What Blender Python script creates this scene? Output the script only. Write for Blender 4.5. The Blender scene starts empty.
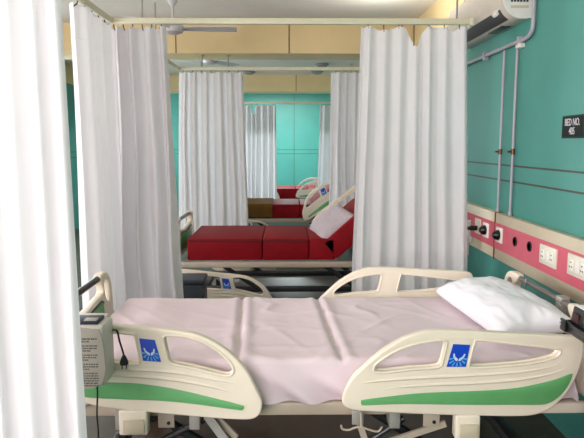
import bpy, bmesh, math, random
from mathutils import Vector, Matrix, noise
random.seed(7)
C = bpy.context.scene.collection
PI = math.pi
sc = bpy.context.scene

# ------------------------------------------------------------------ camera
F = 600.0
TH = math.atan(75/600); PS = math.atan(8/600*math.cos(TH)); CZ = 1.5
cam = bpy.data.cameras.new('camera'); camo = bpy.data.objects.new('camera', cam); C.objects.link(camo)
cam.sensor_width = 36; cam.lens = F/584*36; cam.clip_start = .05
camo.location = (0, 0, CZ); camo.rotation_euler = (PI/2-TH, 0, -PS)
sc.camera = camo

def ray(px, py):
    u = (px-292)/F; v = (219-py)/F
    y = math.cos(TH)+v*math.sin(TH); z = -math.sin(TH)+v*math.cos(TH)
    c, s = math.cos(-PS), math.sin(-PS)
    return (c*u-s*y, s*u+c*y, z)
def PY(px, py, Y):            # measure: point of the photo on the plane y = Y -> (x, z)
    r = ray(px, py); t = Y/r[1]; return (r[0]*t, CZ+r[2]*t)
def PX(px, py, X):            # on the plane x = X -> (y, z)
    r = ray(px, py); t = X/r[0]; return (r[1]*t, CZ+r[2]*t)

# ------------------------------------------------------------------ materials
def lin(c):
    return tuple(((v/255)/12.92 if v/255 <= .04045 else ((v/255+.055)/1.055)**2.4) for v in c)
def mat(name, rgb, rough=.5, var=.06, scale=30, bump=0, metal=0, coat=0, spec=.5, bscale=None):
    m = bpy.data.materials.new(name); m.use_nodes = True
    nt = m.node_tree; N = nt.nodes; L = nt.links; b = N['Principled BSDF']
    c = lin(rgb)
    tc = N.new('ShaderNodeTexCoord'); nz = N.new('ShaderNodeTexNoise'); nz.inputs['Scale'].default_value = scale
    nz.inputs['Detail'].default_value = 4
    L.new(tc.outputs['Object'], nz.inputs['Vector'])
    rp = N.new('ShaderNodeValToRGB')
    rp.color_ramp.elements[0].position = .3; rp.color_ramp.elements[1].position = .7
    rp.color_ramp.elements[0].color = tuple(v*(1-var) for v in c)+(1,)
    rp.color_ramp.elements[1].color = tuple(min(1, v*(1+var)) for v in c)+(1,)
    L.new(nz.outputs['Fac'], rp.inputs['Fac']); L.new(rp.outputs['Color'], b.inputs['Base Color'])
    b.inputs['Roughness'].default_value = rough; b.inputs['Metallic'].default_value = metal
    b.inputs['Coat Weight'].default_value = coat; b.inputs['Specular IOR Level'].default_value = spec
    if bump:
        bp = N.new('ShaderNodeBump'); bp.inputs['Strength'].default_value = bump; bp.inputs['Distance'].default_value = .01
        n2 = N.new('ShaderNodeTexNoise'); n2.inputs['Scale'].default_value = bscale or scale*2
        L.new(tc.outputs['Object'], n2.inputs['Vector']); L.new(n2.outputs['Fac'], bp.inputs['Height'])
        L.new(bp.outputs['Normal'], b.inputs['Normal'])
    return m

def wall_mat(name, axis):
    """teal panelled wall paint, cream above the picture rail, dark grooves between the boards"""
    m = mat(name, (70, 143, 133), .45, .05, 3)
    nt = m.node_tree; N = nt.nodes; L = nt.links; b = N['Principled BSDF']
    col = b.inputs['Base Color'].links[0].from_socket
    geo = N.new('ShaderNodeNewGeometry'); sx = N.new('ShaderNodeSeparateXYZ'); L.new(geo.outputs['Position'], sx.inputs[0])
    def math_(op, a, bb):
        n = N.new('ShaderNodeMath'); n.operation = op
        for i, v in enumerate((a, bb)):
            if isinstance(v, (int, float)): n.inputs[i].default_value = v
            else: L.new(v, n.inputs[i])
        return n.outputs[0]
    def mix(fac, a, rgb):
        n = N.new('ShaderNodeMix'); n.data_type = 'RGBA'
        L.new(fac, n.inputs['Factor']); L.new(a, n.inputs['A']); n.inputs['B'].default_value = lin(rgb)+(1,)
        return n.outputs['Result']
    z = sx.outputs['Z']; s = sx.outputs[axis]
    col = mix(math_('GREATER_THAN', z, 2.53 if axis == 'Y' else 4), col, (226, 200, 150))
    line = None
    for zz in (1.362, 1.262):
        l_ = math_('LESS_THAN', math_('ABSOLUTE', math_('SUBTRACT', z, zz), 0), .0055)
        line = l_ if line is None else math_('MAXIMUM', line, l_)
    # vertical joints every 1.22 m
    ph = .25 if axis == 'X' else 0.1
    w = math_('ABSOLUTE', math_('SUBTRACT', math_('FLOORED_MODULO', math_('ADD', math_('SUBTRACT', s, ph), .61), 2.44), .61), 0)
    vl = math_('LESS_THAN', w, .006)
    line = math_('MAXIMUM', line, vl)
    col = mix(line, col, (62, 58, 46))
    L.new(col, b.inputs['Base Color'])
    return m

def cloth_mat(name, rgb, trans=.4, bscale=260, stripe=0):
    m = bpy.data.materials.new(name); m.use_nodes = True
    nt = m.node_tree; N = nt.nodes; L = nt.links; b = N['Principled BSDF']; out = N['Material Output']
    c = lin(rgb)
    b.inputs['Roughness'].default_value = .75; b.inputs['Sheen Weight'].default_value = .15
    tc = N.new('ShaderNodeTexCoord'); nz = N.new('ShaderNodeTexNoise'); nz.inputs['Scale'].default_value = bscale
    L.new(tc.outputs['Object'], nz.inputs['Vector'])
    bp = N.new('ShaderNodeBump'); bp.inputs['Strength'].default_value = .15; bp.inputs['Distance'].default_value = .002
    L.new(nz.outputs['Fac'], bp.inputs['Height']); L.new(bp.outputs['Normal'], b.inputs['Normal'])
    rp = N.new('ShaderNodeValToRGB'); n3 = N.new('ShaderNodeTexNoise'); n3.inputs['Scale'].default_value = 5
    L.new(tc.outputs['Object'], n3.inputs['Vector']); L.new(n3.outputs['Fac'], rp.inputs['Fac'])
    rp.color_ramp.elements[0].color = tuple(v*.94 for v in c)+(1,); rp.color_ramp.elements[1].color = tuple(min(.95, v*1.04) for v in c)+(1,)
    L.new(rp.outputs['Color'], b.inputs['Base Color'])
    if trans:
        t = N.new('ShaderNodeBsdfTranslucent'); t.inputs['Color'].default_value = c+(1,)
        mx = N.new('ShaderNodeMixShader'); mx.inputs[0].default_value = trans
        L.new(b.outputs[0], mx.inputs[1]); L.new(t.outputs[0], mx.inputs[2]); L.new(mx.outputs[0], out.inputs[0])
    return m

M = dict(
    wallY=wall_mat('teal_panelled_wall', 'Y'), wallX=wall_mat('teal_panelled_wall_end', 'X'),
    ceil=mat('ceiling_paint', (236, 228, 218), .8, .03, 2),
    beam=mat('cream_beam_board', (226, 200, 150), .5, .05, 2),
    beamline=mat('beam_joint', (110, 70, 45), .6),
    floor=mat('floor_vinyl', (66, 51, 38), .35, .25, 9, bump=.05),
    track=mat('cream_powder_coat', (222, 216, 190), .4, .03),
    rod=mat('grey_rod', (150, 146, 146), .4, .03),
    curtain=cloth_mat('white_curtain_cloth', (244, 240, 243), .3),
    hook=mat('dark_hook', (70, 60, 55), .5),
    cream=mat('cream_abs_plastic', (238, 224, 206), .3, .02, 8, coat=.2),
    green=mat('green_inlay', (100, 168, 106), .4, .04, 20),
    trimdark=mat('dark_trim', (60, 66, 62), .5),
    steel=mat('painted_grey_steel', (168, 164, 158), .35, .05, 20, metal=.3),
    steeld=mat('dark_steel', (62, 62, 64), .3, .08, 20, metal=.6),
    tubeg=mat('grey_tube', (124, 116, 112), .35, .06, 20, metal=.3),
    frame=mat('frame_beige', (182, 166, 150), .45, .06, 15),
    rubber=mat('black_rubber', (22, 22, 24), .55),
    blue=mat('label_blue', (22, 70, 196), .3, .05, 40), ltblue=mat('label_light_blue', (80, 170, 226), .35), skin=mat('label_pale', (206, 220, 236), .4),
    red=mat('red_rexine', (134, 8, 22), .58, spec=.15, var=.12, scale=6, bump=.12, bscale=7),
    redline=mat('red_seam', (60, 8, 14), .6),
    brown=mat('brown_rexine', (112, 78, 34), .75, .15, 8, spec=.1, bump=.1, bscale=9),
    foam=mat('pale_mattress', (214, 204, 196), .8),
    sheet=cloth_mat('pinkish_sheet', (228, 207, 215), 0, 300),
    pillow=cloth_mat('white_pillow_case', (240, 236, 244), 0, 220),
    pillow2=cloth_mat('shaded_pillow_case', (184, 168, 176), 0, 220),  # second pillow's tone lowered to carry the shade on it
    pink=mat('pink_laminate', (210, 92, 112), .35, .04, 15),
    trunk=mat('beige_trunking', (204, 190, 166), .4, .04, 10),
    plate=mat('switch_plate', (226, 218, 204), .35, .02),
    switch=mat('switch_rocker', (238, 234, 226), .3, .02),
    black=mat('black_plastic', (16, 16, 18), .3), hole=mat('outlet_black', (20, 14, 14), .4),
    acw=mat('ac_white', (226, 222, 218), .35, .02), acb=mat('ac_body', (208, 196, 184), .4, .03), acd=mat('ac_louver', (30, 28, 28), .3),
    conduit=mat('grey_conduit', (168, 162, 172), .4, .05, 20), copper=mat('copper', (104, 66, 44), .35, .1, 20, metal=.7),
    fan=mat('fan_grey', (196, 190, 192), .4, .05, 10), signb=mat('sign_black', (16, 22, 22), .6, spec=.2), white=mat('white_letter', (206, 198, 204), .5),
    signf=mat('sign_border', (30, 62, 48), .6, spec=.2),
    box=mat('pump_casing_shaded', (172, 164, 152), .4, .03), boxs=mat('pump_casing_lit', (200, 194, 186), .4, .03), text=mat('grey_print', (92, 88, 86), .6),  # pump front darkened to carry its shade, rest of the casing lighter
    navy=mat('navy_top', (26, 32, 62), .4), wood=mat('cabinet_laminate', (84, 66, 58), .45, .2, 14),
    paper=mat('white_paper', (246, 244, 246), .6), dkbox=mat('charcoal_locker', (58, 64, 72), .5, .1, 10),
    tan=mat('tan_plastic', (216, 184, 150), .4, .03, 10), lampg=mat('lamp_glass', (150, 156, 160), .25), teal_line=mat('seam_pale', (196, 186, 190), .7),
    clear=mat('bottle_plastic', (210, 214, 212), .2), winf=mat('window_frame_paint', (230, 228, 222), .5),
)

GLASS = bpy.data.materials.new('window_glass'); GLASS.use_nodes = True
_n = GLASS.node_tree.nodes; _l = GLASS.node_tree.links
_t = _n.new('ShaderNodeBsdfTransparent'); _m = _n.new('ShaderNodeMixShader'); _m.inputs[0].default_value = .06
_n['Principled BSDF'].inputs['Roughness'].default_value = .05
_l.new(_t.outputs[0], _m.inputs[1]); _l.new(_n['Principled BSDF'].outputs[0], _m.inputs[2]); _l.new(_m.outputs[0], _n['Material Output'].inputs[0])

# ------------------------------------------------------------------ mesh helpers
def finish(name, bm, m, parent=None, smooth=True, angle=40):
    me = bpy.data.meshes.new(name)
    bmesh.ops.recalc_face_normals(bm, faces=bm.faces[:])
    if smooth:
        for f in bm.faces: f.smooth = True
        for e in bm.edges:
            if len(e.link_faces) == 2 and e.calc_face_angle(0) > math.radians(angle): e.smooth = False
    bm.to_mesh(me); bm.free()
    for mm in (m if isinstance(m, (list, tuple)) else [m]): me.materials.append(mm)
    return link(name, me, parent)
def link(name, me, parent=None):
    o = bpy.data.objects.new(name, me); C.objects.link(o)
    if parent: o.parent = parent
    return o
def thing(name, label, cat, loc=(0, 0, 0), rotz=0, group=None):
    o = bpy.data.objects.new(name, None); C.objects.link(o); o.empty_display_size = .1
    o.location = loc; o.rotation_euler = (0, 0, rotz)
    return tag(o, label, cat, group)
def tag(o, label, cat, group=None):
    o['label'] = label; o['category'] = cat
    if group: o['group'] = group
    return o
def struct(name, bm, m, parent=None, smooth=False):
    o = finish(name, bm, m, parent, smooth)
    if not parent: o['kind'] = 'structure'
    return o
def box(bm, lo, hi, r=0, seg=2, mi=0, rot=None, piv=None):
    g = bmesh.ops.create_cube(bm, size=1)
    vs = g['verts']; c = [(a+b)/2 for a, b in zip(lo, hi)]; s = [abs(b-a) for a, b in zip(lo, hi)]
    for v in vs: v.co = Vector((c[0]+v.co.x*s[0], c[1]+v.co.y*s[1], c[2]+v.co.z*s[2]))
    fs = set(f for v in vs for f in v.link_faces)
    if r:
        es = list(set(e for v in vs for e in v.link_edges))
        rr = min(r, min(s)*.49)
        res = bmesh.ops.bevel(bm, geom=es, offset=rr, segments=seg, affect='EDGES', profile=.5)
        vs = set(v for f in res['faces'] for v in f.verts)
        fs = set(f for v in vs for f in v.link_faces); vs = list(set(v for f in fs for v in f.verts))
    for f in fs: f.material_index = mi
    if rot: bmesh.ops.rotate(bm, cent=piv or c, matrix=rot, verts=list(vs))
    return list(vs)
def catmull(P, n=6, closed=False):
    P = [Vector(p) for p in P]; out = []; N = len(P)
    rng = N if closed else N-1
    for i in range(rng):
        g = (lambda k: P[k % N]) if closed else (lambda k: P[max(0, min(N-1, k))])
        a, b, c, d = g(i-1), g(i), g(i+1), g(i+2)
        for k in range(n):
            t = k/n
            out.append(.5*((2*b)+(c-a)*t+(2*a-5*b+4*c-d)*t*t+(3*b-a-3*c+d)*t**3))
    if not closed: out.append(P[-1])
    return out
def tube(bm, pts, r, seg=8, mi=0, closed=False, cap=True):
    pts = [Vector(p) for p in pts]; n = len(pts); rings = []
    rs = r if isinstance(r, (list, tuple)) else [r]*n
    up = None
    for i, p in enumerate(pts):
        if closed: t = pts[(i+1) % n]-pts[i-1]
        else: t = pts[min(i+1, n-1)]-pts[max(i-1, 0)]
        if t.length < 1e-9: t = Vector((0, 0, 1))
        t.normalize()
        if up is None:
            up = Vector((0, 0, 1)) if abs(t.z) < .9 else Vector((1, 0, 0))
        a = t.cross(up)
        if a.length < 1e-6: a = t.orthogonal()
        a.normalize(); b = a.cross(t).normalized(); up = b
        rings.append([bm.verts.new(p+(a*math.cos(2*PI*k/seg)+b*math.sin(2*PI*k/seg))*rs[i]) for k in range(seg)])
    for i in range(n if closed else n-1):
        A = rings[i]; B = rings[(i+1) % n]
        for k in range(seg):
            f = bm.faces.new((A[k], A[(k+1) % seg], B[(k+1) % seg], B[k])); f.material_index = mi
    if cap and not closed:
        for R_ in (rings[0], rings[-1]):
            f = bm.faces.new(R_); f.material_index = mi
def lathe(bm, prof, loc=(0, 0, 0), seg=20, axis='Z', mi=0):
    rings = []
    loc = Vector(loc)
    for r, h in prof:
        ring = []
        for k in range(seg):
            a = 2*PI*k/seg; x, y = r*math.cos(a), r*math.sin(a)
            v = {'Z': (x, y, h), 'X': (h, x, y), 'Y': (x, h, y)}[axis]
            ring.append(bm.verts.new(loc+Vector(v)))
        rings.append(ring)
    for A, B in zip(rings, rings[1:]):
        for k in range(seg):
            f = bm.faces.new((A[k], A[(k+1) % seg], B[(k+1) % seg], B[k])); f.material_index = mi
    for R_ in (rings[0], rings[-1]):
        f = bm.faces.new(R_); f.material_index = mi
def fill_mesh(polys, half, bev=.006, res=2):
    """solid plate from 2D polygons (first = outline, others = holes): mesh with 2D in XY, thickness along Z"""
    cu = bpy.data.curves.new('outline', 'CURVE'); cu.dimensions = '2D'; cu.fill_mode = 'BOTH'
    cu.extrude = half-bev; cu.bevel_depth = bev; cu.bevel_resolution = res; cu.offset = -bev
    for P in polys:
        s = cu.splines.new('POLY'); s.points.add(len(P)-1); s.use_cyclic_u = True
        for q, p in zip(s.points, P): q.co = (p[0], p[1], 0, 1)
    o = bpy.data.objects.new('outline', cu); C.objects.link(o)
    dg = bpy.context.evaluated_depsgraph_get(); dg.update()
    me = bpy.data.meshes.new_from_object(o.evaluated_get(dg))
    bpy.data.objects.remove(o); bpy.data.curves.remove(cu)
    bm = bmesh.new(); bm.from_mesh(me); bpy.data.meshes.remove(me)
    bmesh.ops.remove_doubles(bm, verts=bm.verts[:], dist=1e-5)
    return bm
def to_xz(bm, y=0):
    for v in bm.verts: v.co = Vector((v.co.x, y-v.co.z, v.co.y))
    return bm
def to_yz(bm, x=0):
    for v in bm.verts: v.co = Vector((x+v.co.z, v.co.x, v.co.y))
    return bm
def text_mesh(txt, size):
    cu = bpy.data.curves.new('txt', 'FONT'); cu.body = txt; cu.size = size; cu.extrude = .0006; cu.align_x = 'CENTER'; cu.align_y = 'CENTER'
    cu.offset = size*.006; cu.resolution_u = 3
    o = bpy.data.objects.new('txt', cu); C.objects.link(o)
    dg = bpy.context.evaluated_depsgraph_get(); dg.update()
    me = bpy.data.meshes.new_from_object(o.evaluated_get(dg)); bpy.data.objects.remove(o); bpy.data.curves.remove(cu)
    bm = bmesh.new(); bm.from_mesh(me); bpy.data.meshes.remove(me)
    return bm
def mirror_mesh(me):
    m2 = me.copy()
    for v in m2.vertices: v.co.y = -v.co.y
    m2.flip_normals()
    return m2

# ------------------------------------------------------------------ setting
W = 1.45; CEIL = 2.85; LX = -3.7; Y0 = -2.2; Y1 = 14.9
def slab(lo, hi):
    bm = bmesh.new(); box(bm, lo, hi); return bm
struct('floor', slab((LX-.15, Y0-.15, -.1), (W+.15, Y1+.15, 0)), M['floor'])
struct('ceiling', slab((LX-.15, Y0-.15, CEIL), (W+.15, Y1+.15, CEIL+.1)), M['ceil'])
struct('wall_right', slab((W, Y0-.15, 0), (W+.15, Y1+.15, CEIL)), M['wallY'])
struct('wall_far', slab((LX, Y1, 0), (W, Y1+.15, CEIL)), M['wallX'])
struct('wall_back', slab((LX, Y0-.15, 0), (W, Y0, CEIL)), M['wallX'])
# left wall with window openings (sill .95, head 2.35)
wins = [(-.6, 1.2), (2.4, 4.0), (5.2, 6.6), (7.9, 9.2), (12.7, 14.5)]
bm = bmesh.new()
box(bm, (LX-.15, Y0, 0), (LX, Y1, .95)); box(bm, (LX-.15, Y0, 2.35), (LX, Y1, CEIL))
e = [Y0]+[v for w in wins for v in w]+[Y1]
for a, b in zip(e[::2], e[1::2]): box(bm, (LX-.15, a, .95), (LX, b, 2.35))
struct('wall_left', bm, M['wallY'])
for i, (a, b) in enumerate(wins):
    bm = bmesh.new()
    for lo, hi in (((LX-.1, a, .95), (LX-.05, b, 1.0)), ((LX-.1, a, 2.3), (LX-.05, b, 2.35)), ((LX-.1, a, 1.0), (LX-.05, a+.05, 2.3)),
                   ((LX-.1, b-.05, 1.0), (LX-.05, b, 2.3)), ((LX-.1, (a+b)/2-.025, 1.0), (LX-.05, (a+b)/2+.025, 2.3))): box(bm, lo, hi)
    wn = struct('window_%d' % (i+1), bm, M['winf'])
    for p0, p1 in ((a+.05, (a+b)/2-.025), ((a+b)/2+.025, b-.05)):
        bm = bmesh.new(); box(bm, (LX-.078, p0, 1.0), (LX-.072, p1, 2.3)); finish('pane', bm, GLASS, wn, False)
# ceiling beams boxed in cream boards
BEAMS = [(7.02, 7.55), (12.05, 12.55)]
for i, (a, b) in enumerate(BEAMS):
    bm = bmesh.new(); box(bm, (LX, a, 2.525), (W, b, CEIL))
    for x in (-1.85, -.03-.6, .46, ): pass
    bt = struct('trim_%d' % (i+1), bm, M['beam'])
    bm = bmesh.new()
    for x in (-2.5, -1.225+.15*i, .06+.18*i, 1.34):
        box(bm, (x-.006, a-.003, 2.525), (x+.006, a, CEIL))
    o = finish('joint_strip', bm, M['beamline'], bt, False)

# ------------------------------------------------------------------ curtain tracks
TY = [1.52, 4.12, 7.2, 10.4]; TZ = PY(300, 24.6, 4.12)[1]; TL = PY(111, 21, 4.12)[0]; TR = PY(471, 21, 4.12)[0]
TZS = [TZ, TZ, PY(300, 70.5, 7.2)[1], PY(290, 104, 10.4)[1]]
TLS = [TL, TL, PY(178, 69, 7.2)[0], PY(178, 69, 7.2)[0]]
tlabel = ['cream L-shaped curtain track above the nearest bed, carrying the foreground curtain',
          'cream L-shaped curtain track right behind the nearest bed, crossing the top of the photo',
          'cream L-shaped curtain track behind the first red bed, below the ceiling beam',
          'farthest cream curtain track in front of the teal end wall']
for i, y in enumerate(TY):
    TZ_ = TZS[i]
    TL_ = TLS[i]; t = thing('curtain_track', tlabel[i], 'curtain track', (0, y, TZ_), 0, 'ceiling-hung curtain tracks')
    bm = bmesh.new(); box(bm, (TL_-.02, -.016, 0), (TR-.012, .016, .04), .006); finish('rail', bm, M['track'], t)
    prev = TY[i-1]-y+(.9 if i == 2 else .1) if i else Y0-y+.02
    bm = bmesh.new(); box(bm, (TL_-.016, prev, 0), (TL_+.016, -.018, .04), .006); finish('side_rail', bm, M['track'], t)
    bm = bmesh.new(); box(bm, (TR-.012, -.025, -.006), (TR+.013, .025, .046), .004); finish('end_bracket', bm, M['track'], t)
    for x in (PY(142, 10, 4.12)[0], PY(457, 10, 4.12)[0]) if i != 2 else (PY(202, 60, y)[0], PY(228, 60, y)[0]):
        zt = (2.525 if i == 2 else CEIL)-TZ_
        bm = bmesh.new(); tube(bm, [(x, 0, .04), (x, 0, zt)], .007); lathe(bm, [(.025, zt-.01), (.025, zt)], (x, 0, 0), 12)
        finish('hanging_rod', bm, M['rod'], t)
    bm = bmesh.new(); tube(bm, [(TL_, -1.2, .04), (TL_, -1.2, CEIL-TZ_)], .007); finish('hanging_rod', bm, M['rod'], t)

# ------------------------------------------------------------------ curtains
def curtain(label, path0, path1, ztop, zbot, nf, amp, seed=0, tz=None, droop=(), hem=True, hooks=8, phase=0.0, sharp=1.0, uneven=.35):
    """cloth hanging from path0 (top line, plan) to path1 (bottom line), nf folds with amplitude amp"""
    rnd = random.Random(seed)
    nu = int(nf*14); nv = 44
    ph = [0]; 
    for k in range(nf): ph.append(ph[-1]+1+rnd.uniform(-uneven, uneven))
    tot = ph[-1]
    am = [amp*rnd.uniform(.55, 1.25) for _ in range(nf+2)]
    def fold(u):
        s = u*tot; k = 0
        while k < nf-1 and ph[k+1] < s: k += 1
        q = (s-ph[k])/(ph[k+1]-ph[k])
        a = am[k]*(1-q)+am[k+1]*q
        w = math.sin(2*PI*(q+phase))
        return a*(abs(w)**sharp)*(1 if w > 0 else -1), k, q
    def lerp_path(P, u):
        L = [0]
        for a, b in zip(P, P[1:]): L.append(L[-1]+math.dist(a, b))
        d = u*L[-1]
        for i in range(len(P)-1):
            if d <= L[i+1]+1e-9:
                q = (d-L[i])/(L[i+1]-L[i]); a, b = P[i], P[i+1]
                n = Vector((-(b[1]-a[1]), b[0]-a[0])).normalized()
                return Vector((a[0]+(b[0]-a[0])*q, a[1]+(b[1]-a[1])*q)), n
        return Vector(P[-1]), n
    bm = bmesh.new(); rows = []
    cx = sum(p[0] for p in path0)/len(path0); cy = sum(p[1] for p in path0)/len(path0)
    for j in range(nv+1):
        v = j/nv
        v = v if v > .12 else v
        row = []
        for i in range(nu+1):
            u = i/nu
            p0, n0 = lerp_path(path0, u); p1, n1 = lerp_path(path1, u)
            p = p0.lerp(p1, v); n = n0.lerp(n1, v)
            f, k, q = fold(u)
            amf = .72+.38*v
            wob = noise.noise(Vector((u*nf*.7+seed, v*2.2, seed*1.7)))*amp*.5*v
            fine = noise.noise(Vector((u*nf*4, v*3.0+seed, 3.3)))*amp*.12
            side = noise.noise(Vector((u*5+seed*3, v*2, 9.1)))*amp*.5*v
            off = f*amf+wob+fine
            t = (path1[-1][0]-path1[0][0], path1[-1][1]-path1[0][1]); tl = math.hypot(*t)
            P = p+n*off+Vector((t[0]/tl, t[1]/tl))*side*(0 if u in (0, 1) else 1)
            z = ztop+(zbot-ztop)*v
            for (uc, wd, dp) in droop:
                g = math.exp(-((u-uc)/wd)**2); z -= dp*g*(1-v)**3
            z -= .006*(1-v)**8*math.sin(u*PI*hooks*2)**2
            row.append(bm.verts.new((P.x-cx, P.y-cy, z)))
        rows.append(row)
    for j in range(nv):
        for i in range(nu):
            bm.faces.new((rows[j][i], rows[j][i+1], rows[j+1][i+1], rows[j+1][i]))
    # heading band and hems: second layer of cloth just in front of the first
    t = thing('curtain', label, 'curtain', (cx, cy, 0), 0, 'white ward curtains')
    rowsco = [[v.co.copy() for v in r] for r in rows]
    finish('cloth', bm, M['curtain'], t, True, 80)
    for nm, jr in (('heading_seam', 4), ('bottom_hem', nv-1)):
        bm = bmesh.new(); tube(bm, rowsco[jr], .0016, 5); finish(nm, bm, M['curtain'], t, True, 80)
    for k in range(hooks):
        u = (k+.5)/hooks
        p, n = lerp_path(path0, u)
        i = int(u*nu); top = rowsco[0][i]
        bm = bmesh.new(); tube(bm, [(p.x-cx, p.y-cy, (tz or TZ)-.001), (p.x-cx, p.y-cy, (tz or TZ)-.014), (top.x, top.y, top.z-.012)], .004, 6)
        finish('hook', bm, M['hook'], t)
    return t

y = TY[0]
xa, _ = PY(64, 0, y); xb, _ = PY(87, 438, y)
curtain('big bright white curtain filling the left edge, in front of the nearest bed foot',
        [(TL, y), (PY(50, -180, y)[0], y)], [(TL-.02, y-.02), (xb+.008, y)], TZ-.045, .25, 10, .022, 3, hooks=9, sharp=.9)
y = TY[1]
curtain('white curtain on the side rail between the foreground curtain and the gathered one',
        [(TL, 3.40), (TL, y-.085)], [(TL+.03, 3.42), (TL+.01, y-.085)], TZ-.02, .28, 4, .045, 5, hooks=5)
curtain('white gathered curtain with two bright pleats behind the foot of the nearest bed',
        [(TL-.015, y), (PY(166, 25, y)[0], y)], [(TL-.01, y), (PY(185, 300, y)[0], y-.02)], TZ-.02, .28, 4, .08, 11, hooks=6, sharp=.75)
curtain('wide white curtain hanging by the right wall behind the pillow of the nearest bed',
        [(PY(361, 24, y)[0], y), (PY(467, 24, y)[0], y)], [(PY(351, 270, y)[0], y-.02), (PY(472, 265, y)[0]-.02, y)], TZ-.01, .3, 7, .04, 21,
        droop=((.52, .06, .13), (.22, .08, .025), (.86, .06, .025)), hooks=7, sharp=.9, uneven=.3)
y = TY[2]
curtain('greyish white curtain at left behind the first red bed',
        [(PY(179, 70, y)[0], y), (PY(243, 70, y)[0], y)], [(PY(178, 225, y)[0], y), (PY(249, 225, y)[0], y)], TZS[2]-.02, .3, 6, .06, 31, tz=TZS[2], hooks=7)
curtain('white curtain seen past the pillow of the first red bed, mostly behind the wide one',
        [(PY(331, 70, y)[0], y), (1.36, y)], [(PY(329, 200, y)[0], y), (1.36, y)], TZS[2]-.02, .3, 7, .055, 37, tz=TZS[2], hooks=7)
y = TY[3]
curtain('distant white curtain left of the bare teal end wall',
        [(PY(244, 102, y)[0], y), (PY(276, 102, y)[0], y)], [(PY(243, 190, y)[0], y), (PY(277, 190, y)[0], y)], TZS[3]-.02, .3, 6, .05, 41, droop=((.28, .06, .16),), tz=TZS[3], hooks=6)
curtain('distant white curtain right of the bare teal end wall',
        [(PY(320, 102, y)[0], y), (1.4, y)], [(PY(317, 185, y)[0], y), (1.4, y)], TZS[3]-.02, .3, 5, .05, 43, tz=TZS[3], hooks=5)

# ------------------------------------------------------------------ beds
BX = .12                 # bed centre x
BYS = [2.72, 5.66, 8.68, 11.65]
RY = .57                 # side rail distance from the bed's centre line
NY = BYS[0]-RY           # plane of the nearest rail, used for measuring
def q4(x, y): X, Z = PY(340+x/2.3934, 320+y/2.3934, NY); return (X-BX, Z)
def q3(x, y): X, Z = PY(90+x/2.92, 330+y/2.92, NY); return (X-BX, Z)
def poly(q, P, n=5): return [(v.x, v.y) for v in catmull([q(*p)+(0,) for p in P], n, True)]
HEAD = dict(q=q4,
    out=[(5, 196), (7, 178), (16, 156), (30, 133), (52, 112), (78, 88), (105, 67), (150, 41), (190, 27), (225, 22), (300, 23), (400, 29), (500, 34), (552, 37), (572, 42),
         (579, 55), (578, 80), (570, 112), (558, 140), (540, 170), (515, 197), (490, 214), (460, 224), (420, 227), (330, 226), (200, 222), (100, 217), (45, 214), (18, 208)],
    holes=[[(79, 113), (88, 99), (128, 73), (180, 54), (240, 45), (253, 48), (252, 60), (243, 97), (236, 108), (215, 112), (170, 115), (110, 122), (86, 122)],
           [(319, 52), (328, 45), (400, 52), (505, 64), (523, 69), (517, 82), (500, 90), (450, 101), (380, 108), (320, 111), (306, 107), (306, 98)]],
    green=[(49, 190), (56, 186), (120, 178), (200, 170), (330, 165), (420, 158), (500, 141), (546, 125), (550, 129), (543, 147), (530, 167), (512, 184), (494, 194), (470, 198), (400, 198), (300, 198), (150, 196), (60, 199), (50, 197)],
    label=[(268, 54), (308, 56), (298, 108), (252, 108)],
    ridges=[[(40, 152), (60, 146), (110, 140), (200, 134), (320, 128), (420, 121), (500, 108), (548, 88)],
            [(70, 168), (130, 158), (220, 151), (330, 146), (430, 138), (510, 122), (556, 100)]])
FOOT = dict(q=q3,
    out=[(503, 219), (500, 200), (490, 178), (474, 145), (455, 112), (425, 77), (390, 48), (345, 22), (300, 6), (262, 0), (215, -6), (150, -11), (60, -20), (-40, -30), (-110, -36), (-132, -28), (-138, -10),
         (-130, 40), (-115, 85), (-90, 130), (-60, 165), (-30, 195), (0, 212), (60, 224), (150, 234), (250, 243), (350, 252), (430, 257), (472, 256), (494, 244)],
    holes=[[(223, 13), (262, 13), (300, 20), (340, 35), (382, 62), (410, 90), (420, 112), (414, 126), (396, 130), (360, 122), (300, 107), (246, 96), (232, 88), (226, 70), (216, 25)],
           [(128, 8), (60, 2), (-20, -4), (-70, -8), (-85, 0), (-74, 30), (-50, 60), (-20, 80), (40, 90), (100, 94), (140, 96), (149, 88), (143, 50), (135, 14)]],
    green=[(-100, 120), (-60, 137), (0, 146), (70, 148), (150, 152), (250, 167), (350, 190), (440, 213), (450, 219), (446, 227), (430, 227), (300, 209), (200, 200), (100, 196), (0, 191), (-30, 182), (-60, 162)],
    label=[(147, 20), (192, 25), (210, 88), (158, 85)],
    ridges=[[(455, 160), (420, 150), (360, 139), (280, 124), (200, 115), (100, 111), (0, 105), (-60, 92)],
            [(440, 186), (400, 172), (330, 155), (250, 141), (160, 132), (60, 128), (-30, 120)]])
RAIL_T = .016
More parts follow.
